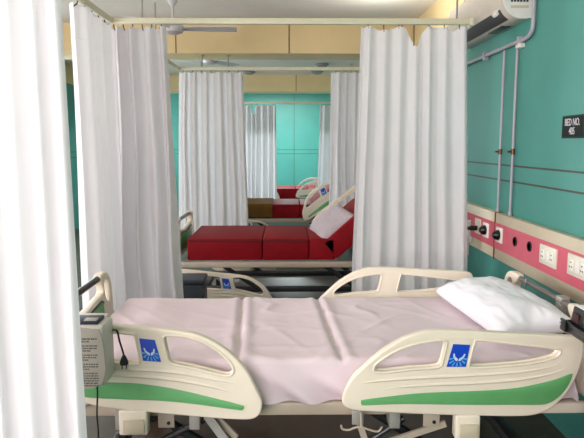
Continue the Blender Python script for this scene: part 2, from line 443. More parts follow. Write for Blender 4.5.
def rail_meshes(D):
    q = D['q']
    bm = to_xz(fill_mesh([poly(q, D['out'])]+[poly(q, h) for h in D['holes']], RAIL_T, .007, 3))
    for h in D['holes']:     # raised lip round each opening, on both faces
        P = poly(q, h)
        for s in (-1, 1):
            tube(bm, [(x, s*(RAIL_T-.001), z) for x, z in P], .0055, 6, closed=True)
    for r in D['ridges']:
        P = catmull([q(*p)+(0,) for p in r], 6); n = len(P)
        tube(bm, [(p.x, -RAIL_T+.003, p.y) for p in P], [.0075*math.sin(PI*(i+.4)/(n))+.001 for i in range(n)], 6)
    P = catmull([q(*p)+(0,) for p in D['out']], 3, True)
    body = finish('t', bm, M['cream'], None, True, 50)
    g = finish('t', to_xz(fill_mesh([poly(q, D['green'], 4)], .003, .0012, 1), -RAIL_T-.001), M['green'])
    # blue sticker: plate, light rays, two pale cupped hands
    L = [q(*p) for p in D['label']]
    bm = bmesh.new()
    def uv(u, v, d):
        a = Vector(L[0]).lerp(Vector(L[1]), u); b = Vector(L[3]).lerp(Vector(L[2]), u); p = a.lerp(b, v)
        return bm.verts.new((p.x, -RAIL_T-d, p.y))
    def pl(pts, d, mi):
        top = [uv(u, v, d) for u, v in pts]; bot = [uv(u, v, 0) for u, v in pts]
        f = bm.faces.new(top); f.material_index = mi
        for i in range(len(pts)):
            f = bm.faces.new((top[i], top[i-1], bot[i-1], bot[i])); f.material_index = mi
    pl([(0, 0), (1, 0), (1, 1), (0, 1)], .002, 0)
    for k in range(7):
        a = PI*(.04+.92*k/6); c, s = math.cos(a), math.sin(a); w = .05
        pl([(.5+.26*c-w*s*.5, .60+.20*s+w*c*.5), (.5+.26*c+w*s*.5, .60+.20*s-w*c*.5), (min(.97, .5+.5*c+w*s), min(.97, .60+.42*s-w*c)), (max(.03, .5+.5*c-w*s), min(.97, .60+.42*s+w*c))], .0028, 1)
    for sgn in (-1, 1):
        pl([(.5+sgn*.03, .74), (.5+sgn*.16, .70), (.5+sgn*.30, .56), (.5+sgn*.34, .42), (.5+sgn*.27, .40), (.5+sgn*.2, .54), (.5+sgn*.03, .63)], .0034, 2)
    lb = finish('t', bm, [M['blue'], M['ltblue'], M['skin']], None, False)
    res = []
    for o in (body, g, lb):
        res.append(o.data); bpy.data.objects.remove(o)
    return res
RM = {'head': rail_meshes(HEAD), 'foot': rail_meshes(FOOT)}
RMM = {k: [mirror_mesh(m) for m in v] for k, v in RM.items()}

def board_mesh(sgn):
    half = [(-.47, .50), (-.475, .62), (-.47, .70), (-.455, .765), (-.425, .812), (-.38, .835), (-.33, .84), (-.285, .838), (-.275, .822), (-.285, .80), (-.305, .78), (-.315, .75), (-.30, .735), (-.22, .728), (-.1, .715)]
    P = half+[(-a, b) for a, b in reversed(half)]
    out = [(v.x, v.y) for v in catmull([p+(0,) for p in P], 4, True)]
    hole = [(-.40, .79), (-.355, .80), (-.335, .775), (-.345, .73), (-.375, .69), (-.41, .675), (-.425, .71), (-.42, .76)]
    h1 = [(v.x, v.y) for v in catmull([p+(0,) for p in hole], 4, True)]
    h2 = [(-a, b) for a, b in reversed(h1)]
    bm = to_yz(fill_mesh([out, h1, h2], .02, .009, 3))
    return bm
def board(parent, name, x, out):
    b = finish(name, board_mesh(out), M['cream'], parent, True, 50); b.location = (x, 0, 0)
    bm = bmesh.new(); tube(bm, [(0, -.285, .818), (0, .285, .818)], .016 if out < 0 else .0125, 12); finish('handle_tube', bm, M['steeld' if out < 0 else 'tubeg'], b)
    g = [(-.29, .55), (-.30, .66), (-.27, .70), (-.15, .69), (0, .675), (.15, .69), (.27, .70), (.30, .66), (.29, .55), (0, .54)]
    gp = [(v.x, v.y) for v in catmull([p+(0,) for p in g], 4, True)]
    bm = to_yz(fill_mesh([gp], .024, .002, 1)); finish('green_inlay', bm, M['green'], b)
    bm = bmesh.new()
    for sx in (-1, 1): tube(bm, [(sx*.022, p[0], p[1]+.003) for p in [(-.295, .69), (-.27, .702), (-.15, .693), (0, .678), (.15, .693), (.27, .702), (.295, .69)]], .006, 6)
    finish('dark_trim', bm, M['trimdark'], b)
    return b

HG = .33
def bed(label, y, rails, tilt, fz=0):
    t = thing('hospital_bed', label, 'hospital bed', (BX, y, 0), 0, 'hospital beds in a row')
    bm = bmesh.new()
    for s in (-1, 1): box(bm, (-1.03, s*.45-.025, .44+fz), (1.05, s*.45+.025, .492+fz), .008)
    for x in (-1.0, -.3, .35, 1.0): box(bm, (x-.03, -.45, .445+fz), (x+.03, .45, .487+fz), .006)
    finish('bed_frame', bm, M['frame'], t)
    bm = bmesh.new(); box(bm, (-1.0, -.42, .492+fz), (HG if tilt else 1.0, .42, .5+fz)); finish('deck', bm, M['steel'], t)
    if tilt:
        bm = bmesh.new(); box(bm, (HG, -.42, .492+fz), (1.0, .42, .5+fz), rot=Matrix.Rotation(-tilt, 3, 'Y'), piv=(HG, 0, .5+fz)); finish('backrest_deck', bm, M['steel'], t)
        bm = bmesh.new(); tube(bm, [(.6, 0, .44+fz), (HG+.5*math.cos(tilt), 0, .48+fz+.5*math.sin(tilt))], .018); finish('backrest_strut', bm, M['steeld'], t)
    board(t, 'footboard', -1.07, -1); hb = board(t, 'headboard', 1.09, 1)
    # under frame
    bm = bmesh.new()
    for s in (-1, 1): box(bm, (-.9, s*.33-.02, .17), (.95, s*.33+.02, .22), .006)
    for x in (-.85, .9): box(bm, (x-.03, -.42, .16), (x+.03, .42, .21), .006)
    finish('base_frame', bm, M['steeld'], t)
    for x in (-.85, .9):
        for s in (-1, 1):
            bm = bmesh.new(); tube(bm, [(x, s*.4, .17), (x, s*.4, .11)], .014); box(bm, (x-.012, s*.4-.022, .06), (x+.03, s*.4-.016, .13)); box(bm, (x-.012, s*.4+.016, .06), (x+.03, s*.4+.022, .13))
            c = finish('caster', bm, M['steel'], t)
            bm = bmesh.new(); lathe(bm, [(.05, -.014), (.06, -.01), (.06, .01), (.05, .014)], (x+.015, s*.4, .06), 18, 'Y'); finish('wheel', bm, M['rubber'], c)
    for x0, x1 in ((-.35, -.7), (.55, .2)):
        for s in (-1, 1):
            bm = bmesh.new(); tube(bm, [(x0, s*.36, .2), (x1, s*.40, .45)], .02, 10); finish('lift_arm', bm, M['steeld'], t)
    for (kind, side, dz, ang, *dx) in rails:
        dx = dx[0] if dx else 0
        meshes = RM[kind] if side < 0 else RMM[kind]
        mats = None
        r = link('side_rail', meshes[0], t); sw = .25 if (dz < -.3 and side < 0) else 0
        r.location = (.02 if sw else dx, side*(RY+sw), dz)     # a lowered rail swings outward
        if ang:
            # rail swings with the backrest about the hinge (.1, .5)
            R_ = Matrix.Translation((HG, 0, .5)) @ Matrix.Rotation(-ang, 4, 'Y') @ Matrix.Translation((-HG, 0, -.5))
            r.matrix_local = R_ @ Matrix.Translation((dx, side*RY, dz))
        link('green_inlay', meshes[1], r)['label'] = 'green inlay'
        link('blue_label', meshes[2], r)['label'] = 'blue sticker with cupped hands'
        # fixing arm from rail to frame
        if not ang:
            xc = -.62 if kind == 'foot' else .42
            zb = .50+dz
            for ax in (-.12, .16):
                bm = bmesh.new()
                ya, yb = side*(RY+sw-.01), side*.475
                z1 = min(.455, zb+.06); z0 = zb+.06
                box(bm, (xc+ax-.02, min(ya, yb), min(z0, z1)-.03), (xc+ax+.02, max(ya, yb)-.0, max(z0, z1)), .004)
                finish('rail_arm', bm, M['steel'], t)
    return t, hb

b1, hb1 = bed('nearest hospital bed, cream side rails with green inlays, pinkish sheet and white pillow', BYS[0],
         [('head', -1, 0, 0), ('foot', -1, 0, 0), ('head', 1, 0, 0, -.055), ('foot', 1, -.34, 0)], 0)
T2 = math.radians(41)
bed('second bed with red mattress, lowered near rail and raised backrest', BYS[1],
    [('foot', -1, -.385, 0), ('head', 1, -.05, T2), ('foot', 1, -.36, 0)], T2, -.02)
bed('third bed, brown cover over its foot and tilted cream head rail', BYS[2],
    [('foot', -1, -.32, 0), ('head', -1, .035, math.radians(33), .07), ('head', 1, -.12, T2)], T2, -.02)
bed('farthest bed with red mattress and arched cream rails before the teal end wall', BYS[3],
    [('foot', -1, -.02, 0), ('head', -1, 0, 0), ('head', 1, 0, 0)], 0, -.02)

# details under the nearest bed's rails
def wpt(px, py, Y): X, Z = PY(px, py, Y); return X-BX, Y-BYS[0], Z
for (x0, y0, x1, y1) in ((119, 411, 147, 436), (455, 416, 481, 440)):
    a = wpt(x0, y1, NY-.02); b = wpt(x1, y0, NY-.02)
    bm = bmesh.new(); box(bm, (a[0], a[1], a[2]), (b[0], a[1]+.05, b[2]), .008, 3)
    l = finish('rail_latch', bm, M['cream'], b1)
    bm = bmesh.new(); w = b[0]-a[0]; h = b[2]-a[2]
    box(bm, (a[0]+w*.16, a[1]-.008, a[2]+h*.10), (b[0]-w*.10, a[1]+.004, a[2]+h*.66), .003, 2)
    finish('latch_button', bm, M['trunk'], l)
for (x0, y0, x1, y1) in ((158, 413, 174, 428), (423, 414, 440, 427)):
    a = wpt(x0, y1, NY+.03); b = wpt(x1, y0, NY+.03)
    bm = bmesh.new(); box(bm, (a[0], a[1], a[2]), (b[0], a[1]+.006, b[2]+.02), .003)
    br = finish('bracket', bm, M['frame'], b1)
    bm = bmesh.new(); lathe(bm, [(.007, -.003), (.007, .001)], ((a[0]+b[0])/2+.01, a[1], a[2]+.02), 12, 'Y'); finish('bolt', bm, M['rubber'], br)
def strap(p0, p1, Y, w, m, nm='lift_strut', th=.012):
    a = Vector(wpt(*p0, Y)); b = Vector(wpt(*p1, Y)); d = (b-a).normalized(); n = Vector((-d.z, 0, d.x))*w
    bm = bmesh.new(); vs = []
    for yy in (0, th):
        vs.append([bm.verts.new(p+Vector((0, yy, 0))) for p in (a+n, a-n, b-n, b+n)])
    bm.faces.new(vs[0]); bm.faces.new(vs[1][::-1])
    for i in range(4): bm.faces.new((vs[0][i], vs[0][i-1], vs[1][i-1], vs[1][i]))
    o = finish(nm, bm, m, b1, False); return o
strap((207, 416), (226, 442), NY+.04, .016, M['steel'])
strap((213, 414), (236, 438), NY+.075, .012, M['frame'])
strap((385, 444), (446, 424), NY+.04, .012, M['frame'])
strap((356, 413), (367, 446), NY+.05, .012, M['frame'])
for p0, p1 in (((150, 446), (205, 419)), ((368, 442), (404, 418))):
    bm = bmesh.new(); tube(bm, [wpt(*p0, NY+.06), wpt(*p1, NY+.06)], .013, 10); finish('gas_strut', bm, M['steeld'], b1)
    bm = bmesh.new(); 
bm = bmesh.new()
hk = [wpt(*p, NY+.02) for p in ((341, 425), (342.5, 429), (349, 430), (354, 428), (361, 427), (370, 430), (378, 431.5), (382, 427))]
tube(bm, catmull(hk, 4), .004, 7); tube(bm, [wpt(361, 412, NY+.02), wpt(361.5, 427, NY+.02)], .005, 7)
finish('hook', bm, M['frame'], b1)
a = wpt(352, 425, NY+.03); b = wpt(364, 411, NY+.03)
bm = bmesh.new(); box(bm, (a[0], a[1], a[2]), (b[0], a[1]+.01, b[2]), .003); finish('bracket', bm, M['steel'], b1)
# end bar at the head
bm = bmesh.new(); box(bm, (.86, -.49, .45), (1.07, -.455, .49), .005); finish('end_bar', bm, M['cream'], b1)
# clamp hung on the head tube
bm = bmesh.new(); box(bm, (-.012, -.20, .74), (.03, -.145, .84), .006); box(bm, (-.016, -.19, .755), (-.01, -.155, .80), .002)
finish('clamp', bm, M['steel'], hb1)
bm = bmesh.new(); tube(bm, [(-.018, .16, .84), (-.022, .165, .81), (-.02, .175, .77), (-.03, .18, .74)], .004); finish('hanging_cord', bm, M['steel'], hb1)

# ------------------------------------------------------------------ mattresses, sheet, covers, pillows
MZ = .67; ML, MR = -.855, 1.14        # world x extent of the mattress
def slabgrid(bm, f, nx, ny, mi=0):
    """closed soft slab: f(u, v, side) -> point"""
    top = [[bm.verts.new(f(i/nx, j/ny, 1)) for j in range(ny+1)] for i in range(nx+1)]
    bot = [[bm.verts.new(f(i/nx, j/ny, 0)) for j in range(ny+1)] for i in range(nx+1)]
    for i in range(nx):
        for j in range(ny):
            bm.faces.new((top[i][j], top[i+1][j], top[i+1][j+1], top[i][j+1]))
            bm.faces.new((bot[i][j], bot[i][j+1], bot[i+1][j+1], bot[i+1][j]))
    edge = [(i, 0) for i in range(nx)]+[(nx, j) for j in range(ny)]+[(i, ny) for i in range(nx, 0, -1)]+[(0, j) for j in range(ny, 0, -1)]
    for k in range(len(edge)):
        a, b = edge[k], edge[(k+1) % len(edge)]
        bm.faces.new((top[a[0]][a[1]], bot[a[0]][a[1]], bot[b[0]][b[1]], top[b[0]][b[1]]))
def sections_mattress(label, y, mat_, tilt, x1=MR, hinge=.45, z0=.482, th=.19, seams=(-.19, .22)):
    hw = .445
    t = thing('mattress', label, 'mattress', (BX, y, z0), 0, 'mattresses on the beds')
    segs = [ML]+list(seams)+[.45]+[x1]
    for k, (a, b) in enumerate(zip(segs, segs[1:])):
        bm = bmesh.new(); box(bm, (a+.002-BX, -hw, 0), (b-.002-BX, hw, th), .014, 3)
        es = [e for e in bm.edges]
        if tilt and a >= hinge-.001:
            bmesh.ops.rotate(bm, cent=(hinge-BX, 0, 0.02), matrix=Matrix.Rotation(-tilt, 3, 'Y'), verts=bm.verts[:])
        if tilt and abs(b-hinge) < .001: pass
        finish('section', bm, mat_, t)
    # piping along the top front edge of the flat part
    bm = bmesh.new(); tube(bm, [(ML+.02-BX, -hw-.001, th-.016), (seams[1]-BX, -hw-.001, th-.016)], .004, 6); finish('piping', bm, M['redline'], t)
    return t
sections_mattress('red rexine mattress on the second bed, head end raised under a pale pillow', BYS[1], M['red'], T2)
sections_mattress('red rexine mattress on the third bed, foot under a brown cover', BYS[2], M['red'], T2)
sections_mattress('red mattress on the farthest bed, small in the distance', BYS[3], M['red'], 0)
# bed 1: plain mattress under the sheet
bm = bmesh.new(); box(bm, (ML+.01-BX, -.465, 0), (MR-.01-BX, .465, .16), .03, 3)
tag(finish('mattress', bm, M['foam'], None), 'pale mattress on the nearest bed, only its lower edge showing below the pinkish sheet', 'mattress', 'mattresses on the beds').location = (BX, BYS[0]+0, .502)
# the sheet: profile over the mattress with hanging front/back and foot
def sheet():
    bm = bmesh.new(); nx, hw = 150, .482
    prof = []   # (y, z, hang)
    zb = .497
    for k in range(13): prof.append((-hw-.012*math.sin(PI*k/12), zb+(MZ-.03-zb)*k/12, 1-k/12))
    for k in range(1, 6): a = PI/2*k/6; prof.append((-hw+.03*(1-math.cos(a)), MZ-.03+.03*math.sin(a), 0))
    for k in range(46): prof.append((-hw+.03+(2*hw-.06)*k/45, MZ, 0))
    for k in range(1, 6): a = PI/2*(1-k/6); prof.append((hw-.03*(1-math.cos(a)), MZ-.03+.03*math.sin(a), 0))
    for k in range(7): prof.append((hw+.004, MZ-.03-(MZ-.03-zb)*k/6, k/6))
    rows = []
    for i in range(nx+1):
        x = ML+.015+(MR-ML-.03)*i/nx; row = []
        for (yy, zz, h) in prof:
            z = zz; y_ = yy; xx = x
            top = 1-h
            if h == 0:
                cr = 0
                for xc in (-.205, .20):    # creases over the section joints
                    d = x-xc+.05*yy; cr += -.012*math.exp(-(d/.012)**2)+.007*math.exp(-((d-.035)/.02)**2)+.004*math.exp(-((d+.03)/.02)**2)
                z += cr*(1 if yy > -.46 else .5)
                z += .0045*noise.noise(Vector((x*7, yy*3, 1.7)))
                r = abs(noise.noise(Vector((x*5.5+yy*4, yy*2-x*1.0, 6.1))))
                z += .007*max(0, .16-r)/.16*(.4+.6*noise.noise(Vector((x*2, yy*2, 2))))
                r2 = abs(noise.noise(Vector((x*3.2-yy*2.5, yy*4.5+x, 12.4))))
                z += .006*max(0, .12-r2)/.12
                # sags at pillow/head end
            if h > 0 and yy < 0:           # diagonal pulls on the front drop
                y_ -= .016*h*math.sin((x*1.0+zz*1.35)*34)+.02*h*noise.noise(Vector((x*9+zz*9, zz*5, 4.0)))
                z += .010*h*noise.noise(Vector((x*4, 0, 8)))
            row.append(bm.verts.new((xx-BX, y_, z)))
        rows.append(row)
    for A, B in zip(rows, rows[1:]):
        for k in range(len(prof)-1): bm.faces.new((A[k], B[k], B[k+1], A[k+1]))
    # foot drop and head tuck
    for R_, s in ((rows[0], -1), (rows[-1], 1)):
        prev = R_; n = len(R_)
        for st in range(1, 5):
            cur = []
            for k in range(n):
                p = R_[k].co.copy(); q = st/4
                p.x += s*(.02*math.sin(PI/2*q)); p.z = min(p.z, MZ)-(min(p.z, MZ)-.50)*q**1.3
                cur.append(bm.verts.new(p))
            for k in range(n-1): bm.faces.new((prev[k], prev[k+1], cur[k+1], cur[k]))
            prev = cur
    o = finish('bed_sheet', bm, M['sheet'], None, True, 75); o.location = (BX, BYS[0], 0)
    return tag(o, 'pale pinkish sheet, creased, tucked over the mattress of the nearest bed', 'bed sheet')
sheet()
# brown cover on bed 3
bm = bmesh.new()
def cov(u, v, s):
    x = ML-.012+(-.15-ML)*u; a = (v-.5)*2
    w = .455; d = .004+.008*s
    if abs(a) <= .72: yy, zz = a/.72*w, .67+d
    else: yy, zz = math.copysign(w+d, a), .67-(abs(a)-.72)/.28*.17
    zz += .003*noise.noise(Vector((x*9, yy*6, 2)))
    return (x-BX, yy, zz)
slabgrid(bm, cov, 16, 40)
o = finish('bed_cover', bm, M['brown'], None); o.location = (BX, BYS[2], 0)
tag(o, 'brown cover draped over the foot of the red mattress on the third bed', 'cover')

def pillow(label, mat_, size, loc, rot, seed, name='pillow'):
    bm = bmesh.new(); sx, sy, sz = size
    nx, ny = 44, 56
    def f(u, v, s):
        a, b = 2*u-1, 2*v-1
        e = (1-abs(a)**2.6)*(1-abs(b)**2.6); h = sz*max(0, e)**.42
        pin = 1-.07*(1-abs(a)**2)*abs(b)**4; pin2 = 1-.09*(1-abs(b)**2)*abs(a)**4
        x = sx*a*pin2; y_ = sy*b*pin
        wr = .010*noise.noise(Vector((a*2.2+seed, b*2.8, s*3.0)))+.008*(.5-abs(noise.noise(Vector((a*4.0+b*2, b*3-a*2+seed, s*2)))))*1
        z = (h+wr*min(1, e*5)) if s else -(h*.55)+wr*.3*min(1, e*5)
        return (x, y_, z)
    slabgrid(bm, f, nx, ny)
    bmesh.ops.remove_doubles(bm, verts=bm.verts[:], dist=1e-5)
    o = finish(name, bm, mat_, None, True, 85); o.location = loc; o.rotation_euler = rot
    return tag(o, label, 'pillow', 'pillows')
pillow('plump white pillow lying at the head of the nearest bed', M['pillow'], (.168, .405, .098), (1.005, 2.73, .738), (math.radians(0), math.radians(-6), math.radians(5)), 1.0)
pillow('pale pinkish pillow propped on the raised backrest of the second bed', M['pillow2'], (.20, .33, .10), (.455, BYS[1]-.10, .755), (math.radians(5), math.radians(-38), math.radians(6)), 4.0)

# ------------------------------------------------------------------ headwall panels on the right wall
PXF = W-.05
def face(px, py, X=PXF): return PX(px, py, X)
zt, zp1, zp0, zb = 1.05, .985, .815, .745
jy = face(495, 230)[0]
segs = [(1.15, jy-.002, 'beige and pink headwall panel with switch plates above the nearest bed head'),
        (jy+.002, 7.0, 'beige and pink headwall panel behind the wide curtain, past the brown joint'),
        (7.004, 10.0, 'distant beige and pink headwall panel beside the third bed')]
panels = []
for a, b, lb in segs:
    t = thing('headwall_panel', lb, 'wall panel', (W, a, zb), 0, 'headwall panels'); panels.append((t, a))
    bm = bmesh.new(); box(bm, (-.05, 0, 0), (-.001, b-a, zt-zb), .006); finish('trunking', bm, M['trunk'], t)
    bm = bmesh.new(); box(bm, (-.053, .0, zp0-zb), (-.049, b-a, zp1-zb), .001, 1); finish('pink_strip', bm, M['pink'], t)
    bm = bmesh.new(); box(bm, (-.055, -.006, -.004), (-.001, .004, zt-zb+.004)); finish('joint_cover', bm, M['beamline'], t)
def on_panel(i, px, py):
    t, a = panels[i]; y_, z_ = face(px, py, PXF-.004); return t, y_-a, z_-zb
def switch_plate(i, px, py, w=.2, h=.105):
    t, y_, z_ = on_panel(i, px, py)
    bm = bmesh.new(); box(bm, (-.064, y_-w/2, z_-h/2), (-.052, y_+w/2, z_+h/2), .004); p = finish('switch_plate', bm, M['plate'], t)
    for k in range(3):
        yy = y_-w*.30+k*w*.27
        bm = bmesh.new(); box(bm, (-.070, yy-.018, z_-.03), (-.062, yy+.018, z_+.03), .003)
        s = finish('socket' if k != 1 else 'switch', bm, M['switch'], p)
        if k != 1:
            bm = bmesh.new()
            for dy, dz in ((0, .014), (-.009, -.009), (.009, -.009)): lathe(bm, [(.0035, -.002), (.0035, .001)], (-.070, yy+dy, z_+dz), 8, 'X')
            finish('pin_hole', bm, M['hole'], s)
switch_plate(0, 549, 256); switch_plate(0, 579, 267)
for px, py in ((515, 241.5), (529.5, 246.5)):
    t, y_, z_ = on_panel(0, px, py)
    bm = bmesh.new(); lathe(bm, [(.030, -.001), (.030, .003), (.026, .005), (.022, .002), (.0, .002)][:4], (-.053-.004, y_, z_), 20, 'X'); lathe(bm, [(.021, -.004), (.021, .0)], (-.054, y_, z_), 16, 'X')
    finish('gas_outlet', bm, M['hole'], t)
for i, px, py in ((0, 499.5, 235), (1, 486, 230)):
    t, y_, z_ = on_panel(i, px, py)
    bm = bmesh.new(); box(bm, (-.060, y_-.055, z_-.05), (-.052, y_+.055, z_+.05), .003); s = finish('socket_plate', bm, M['switch'], t)
    bm = bmesh.new(); lathe(bm, [(.033, 0), (.033, -.012), (.026, -.03), (.014, -.04)], (-.060, y_, z_), 16, 'X'); finish('plug', bm, M['black'], s)
t, y_, z_ = on_panel(1, 478, 226)
bm = bmesh.new(); box(bm, (-.060, y_-.06, z_-.055), (-.052, y_+.06, z_+.055), .003); finish('socket_plate', bm, M['plate'], t)
# flowmeter hanging at the wall edge of the curtain
yf, zf = face(474.5, 228, PXF-.03)
t = thing('flowmeter', 'small oxygen flowmeter with dark knob plugged in beside the wide curtain edge', 'flowmeter', (PXF-.035, yf, zf))
bm = bmesh.new(); lathe(bm, [(.018, .02), (.018, -.035), (.012, -.05)], (0, 0, 0), 14, 'X'); finish('valve_knob', bm, M['black'], t)
bm = bmesh.new(); tube(bm, [(-.035, 0, -.06), (-.035, 0, .06)], .012, 10); finish('gauge_tube', bm, M['clear'], t)
bm = bmesh.new(); lathe(bm, [(.022, -.10), (.026, -.095), (.026, -.065), (.014, -.055)], (-.035, 0, 0), 14); finish('bottle', bm, M['clear'], t)
bm = bmesh.new(); tube(bm, [(-.035, 0, -.10), (-.033, .01, -.16), (-.03, .01, -.2)], .005, 6); finish('outlet_nozzle', bm, M['clear'], t)

# ------------------------------------------------------------------ pipes, air conditioner, sign
def wy(px, py, off=.03): return PX(px, py, W-off)
y0, z0 = wy(527, 37); y1, z1 = 7.0, 2.145
t = thing('drain_pipe', 'grey drain pipe running along the teal wall and bending up beside the air conditioner', 'pipe', (W-.02, y0, z0))
bm = bmesh.new()
yv = y0-.055
tube(bm, catmull([(0, y1-y0, z1-z0), (0, 2, 0), (0, 1, 0), (0, .3, .0), (0, .05, .0), (0, -.03, .018), (0, -.055, .06), (0, -.055, .2), (0, -.055, CEIL-z0)], 6), .0125, 12); finish('pipe', bm, M['conduit'], t)
for yy in (.12, .75):
    bm = bmesh.new(); box(bm, (-.022, yy-.012, -.03), (.019, yy+.012, .024), .004); finish('clamp', bm, M['conduit'], t)
bm = bmesh.new(); box(bm, (-.02, .09, -.045), (.019, .15, -.018), .004); finish('junction', bm, M['plate'], t)
for px, lb in ((515, 'grey vertical gas pipe with copper tap, nearer the bed number sign'), (502.3, 'grey vertical gas pipe with copper tap, nearer the wide curtain')):
    ya, za = wy(px, 60); yb = ya
    t = thing('gas_pipe', lb, 'pipe', (W-.018, ya, zt+.001), 0, 'vertical gas pipes')
    bm = bmesh.new(); tube(bm, [(0, 0, .0), (0, 0, z0-zt-.02)], .0085, 10); finish('pipe', bm, M['conduit'], t)
    zv = wy(px, 152)[1]-zt
    bm = bmesh.new(); lathe(bm, [(.012, zv-.018), (.012, zv+.018)], (0, 0, 0), 12); tube(bm, [(0, 0, zv), (-.026, 0.0, zv)], .007, 10); finish('tap', bm, M['copper'], t)
    bm = bmesh.new(); box(bm, (-.034, -.014, zv-.006), (-.024, .014, zv+.006), .003); finish('tap_lever', bm, M['copper'], t)
    bm = bmesh.new(); lathe(bm, [(.013, 0), (.013, .02)], (0, 0, 0), 12); finish('coupling', bm, M['conduit'], t)

# split air conditioner: profile in XZ extruded along y
ya, yb = 3.60, 4.78
zb_ = 2.235
t = thing('air_conditioner', 'white split air conditioner mounted high on the teal wall at top right', 'air conditioner', (W, ya, zb_))
prof = [(-.002, .0), (-.07, -.005), (-.115, .012), (-.150, .05), (-.172, .11), (-.177, .19), (-.168, .25), (-.14, .285), (-.002, .295)]
P = [(v.x, v.y) for v in catmull([p+(0,) for p in prof], 4)]
bm = bmesh.new(); A = [bm.verts.new((x, 0.015, z)) for x, z in P]; B = [bm.verts.new((x, yb-ya-.015, z)) for x, z in P]
for k in range(len(P)): bm.faces.new((A[k], A[k-1], B[k-1], B[k]))
bm.faces.new(A); bm.faces.new(B[::-1]); finish('body', bm, M['acb'], t, True, 50)
for y_, nm in ((0, 'end_cap'), (yb-ya-.016, 'end_cap')):
    bm = bmesh.new(); S = [(x*1.02-.000, .15+(z-.15)*1.02) for x, z in P]
    A = [bm.verts.new((min(x, -.001), y_, z)) for x, z in S]; B = [bm.verts.new((min(x, -.001), y_+.016, z)) for x, z in S]
    for k in range(len(S)): bm.faces.new((A[k], A[k-1], B[k-1], B[k]))
    bm.faces.new(A); bm.faces.new(B[::-1]); e_ = finish(nm, bm, M['acw'], t, True, 50)
    if y_ == 0:
        bm = bmesh.new()
        for r in range(2):
            for k in range(6): box(bm, (-.13+k*.018, -.002, .085+r*.022), (-.118+k*.018, .001, .098+r*.022), 0)
        finish('vent_slot', bm, M['acd'], e_)
        bm = bmesh.new(); box(bm, (-.13, -.0015, .05), (-.025, .001, .066), 0); finish('rating_sticker', bm, M['trunk'], e_)
# dark air outlet with louver on the lower front curve
def pr(k0, k1, off, y_0, y_1, name, m, par):
    bm = bmesh.new(); seg = P[k0:k1+1]; rows = []
    for o_ in (0, off):
        r_ = []
        for i, (x, z) in enumerate(seg):
            a, b = seg[max(0, i-1)], seg[min(len(seg)-1, i+1)]; n = Vector((-(b[1]-a[1]), b[0]-a[0])).normalized()
            if n.x > 0 or n.y > .9: n = -n
            r_.append((x+n.x*o_, z+n.y*o_))
        rows.append(r_)
    loop = rows[1]+rows[0][::-1]
    A = [bm.verts.new((x, y_0, z)) for x, z in loop]; B = [bm.verts.new((x, y_1, z)) for x, z in loop]
    for k in range(len(loop)): bm.faces.new((A[k], A[k-1], B[k-1], B[k]))
    bm.faces.new(A); bm.faces.new(B[::-1]); return finish(name, bm, m, par)
lv = pr(7, 13, .004, .10, yb-ya-.08, 'air_outlet', M['acd'], t)
bm = bmesh.new()
for yy in (.16,): box(bm, (-.178, yy-.03, .045), (-.125, yy+.03, .07), .004, rot=Matrix.Rotation(math.radians(-45), 3, 'Y'))
finish('display', bm, M['acw'], lv)
bm = bmesh.new(); box(bm, (-.09, .25, -.010), (-.03, .5, -.003), .002); finish('lower_grille', bm, M['acd'], t)

ys, zs = PX(573.6, 126.6, W-.008)
s1 = PX(563.5, 127, W-.008)[0]
hw = abs(ys-s1)
t = thing('bed_number_sign', 'small black sign reading BED NO. 405 on the teal wall', 'sign', (W-.002, ys, zs))
bm = bmesh.new(); box(bm, (-.012, -hw-.005, -.057), (0, hw+.005, .057), .002); finish('board', bm, M['signf'], t)
bm = bmesh.new(); box(bm, (-.0135, -hw+.004, -.05), (-.011, hw-.004, .05), .0005, 1); finish('plate', bm, M['signb'], t)
for tx, zz, sz in (('BED NO.', .021, .046), ('405', -.023, .046)):
    bm = text_mesh(tx, sz)
    for v in bm.verts: v.co = Vector((-.0142-v.co.z, -v.co.x*.88, v.co.y*1.1+zz))
    finish('lettering', bm, M['white'], t, False)

# ------------------------------------------------------------------ ceiling fans and lamps
def fan(label, x, y, rot, zh=2.60):
    t = thing('ceiling_fan', label, 'ceiling fan', (x, y, zh), 0, 'ceiling fans')
    h = CEIL-zh
    bm = bmesh.new(); tube(bm, [(0, 0, .05), (0, 0, h-.02)], .012, 10); finish('rod', bm, M['fan'], t)
    bm = bmesh.new(); lathe(bm, [(.015, h-.09), (.045, h-.05), (.05, h-.012), (.045, h-.001)], (0, 0, 0), 20); finish('canopy', bm, M['fan'], t)
    bm = bmesh.new(); lathe(bm, [(.03, .065), (.07, .05), (.10, .025), (.105, 0), (.09, -.03), (.05, -.045), (.01, -.048)], (0, 0, 0), 26); finish('motor', bm, M['fan'], t)
    for k in range(3):
        a = rot+k*2*PI/3
        bm = bmesh.new(); n = 10; top = []
        for i in range(n+1):
            q = i/n; r = .09+.50*q; w = .035+.035*min(1, q*1.6); 
            row = [(r, -w, .012), (r, w, -.008)]
            top.append([[bm.verts.new(Matrix.Rotation(a, 3, 'Z') @ Vector((px, py, pz+dz))) for px, py, pz in row] for dz in (.002, -.002)])
        for i in range(n):
            A, B = top[i], top[i+1]
            bm.faces.new((A[0][0], A[0][1], B[0][1], B[0][0])); bm.faces.new((A[1][0], B[1][0], B[1][1], A[1][1]))
            bm.faces.new((A[0][0], B[0][0], B[1][0], A[1][0])); bm.faces.new((A[0][1], A[1][1], B[1][1], B[0][1]))
        bm.faces.new((top[0][0][0], top[0][1][0], top[0][1][1], top[0][0][1])); bm.faces.new((top[n][0][0], top[n][0][1], top[n][1][1], top[n][1][0]))
        finish('blade', bm, M['fan'], t)
    return t
fan('grey ceiling fan at top left, right under the near ceiling, before the beam', PY(173, 29, 5.75)[0], 5.75, math.radians(3), PY(173, 29, 5.75)[1])
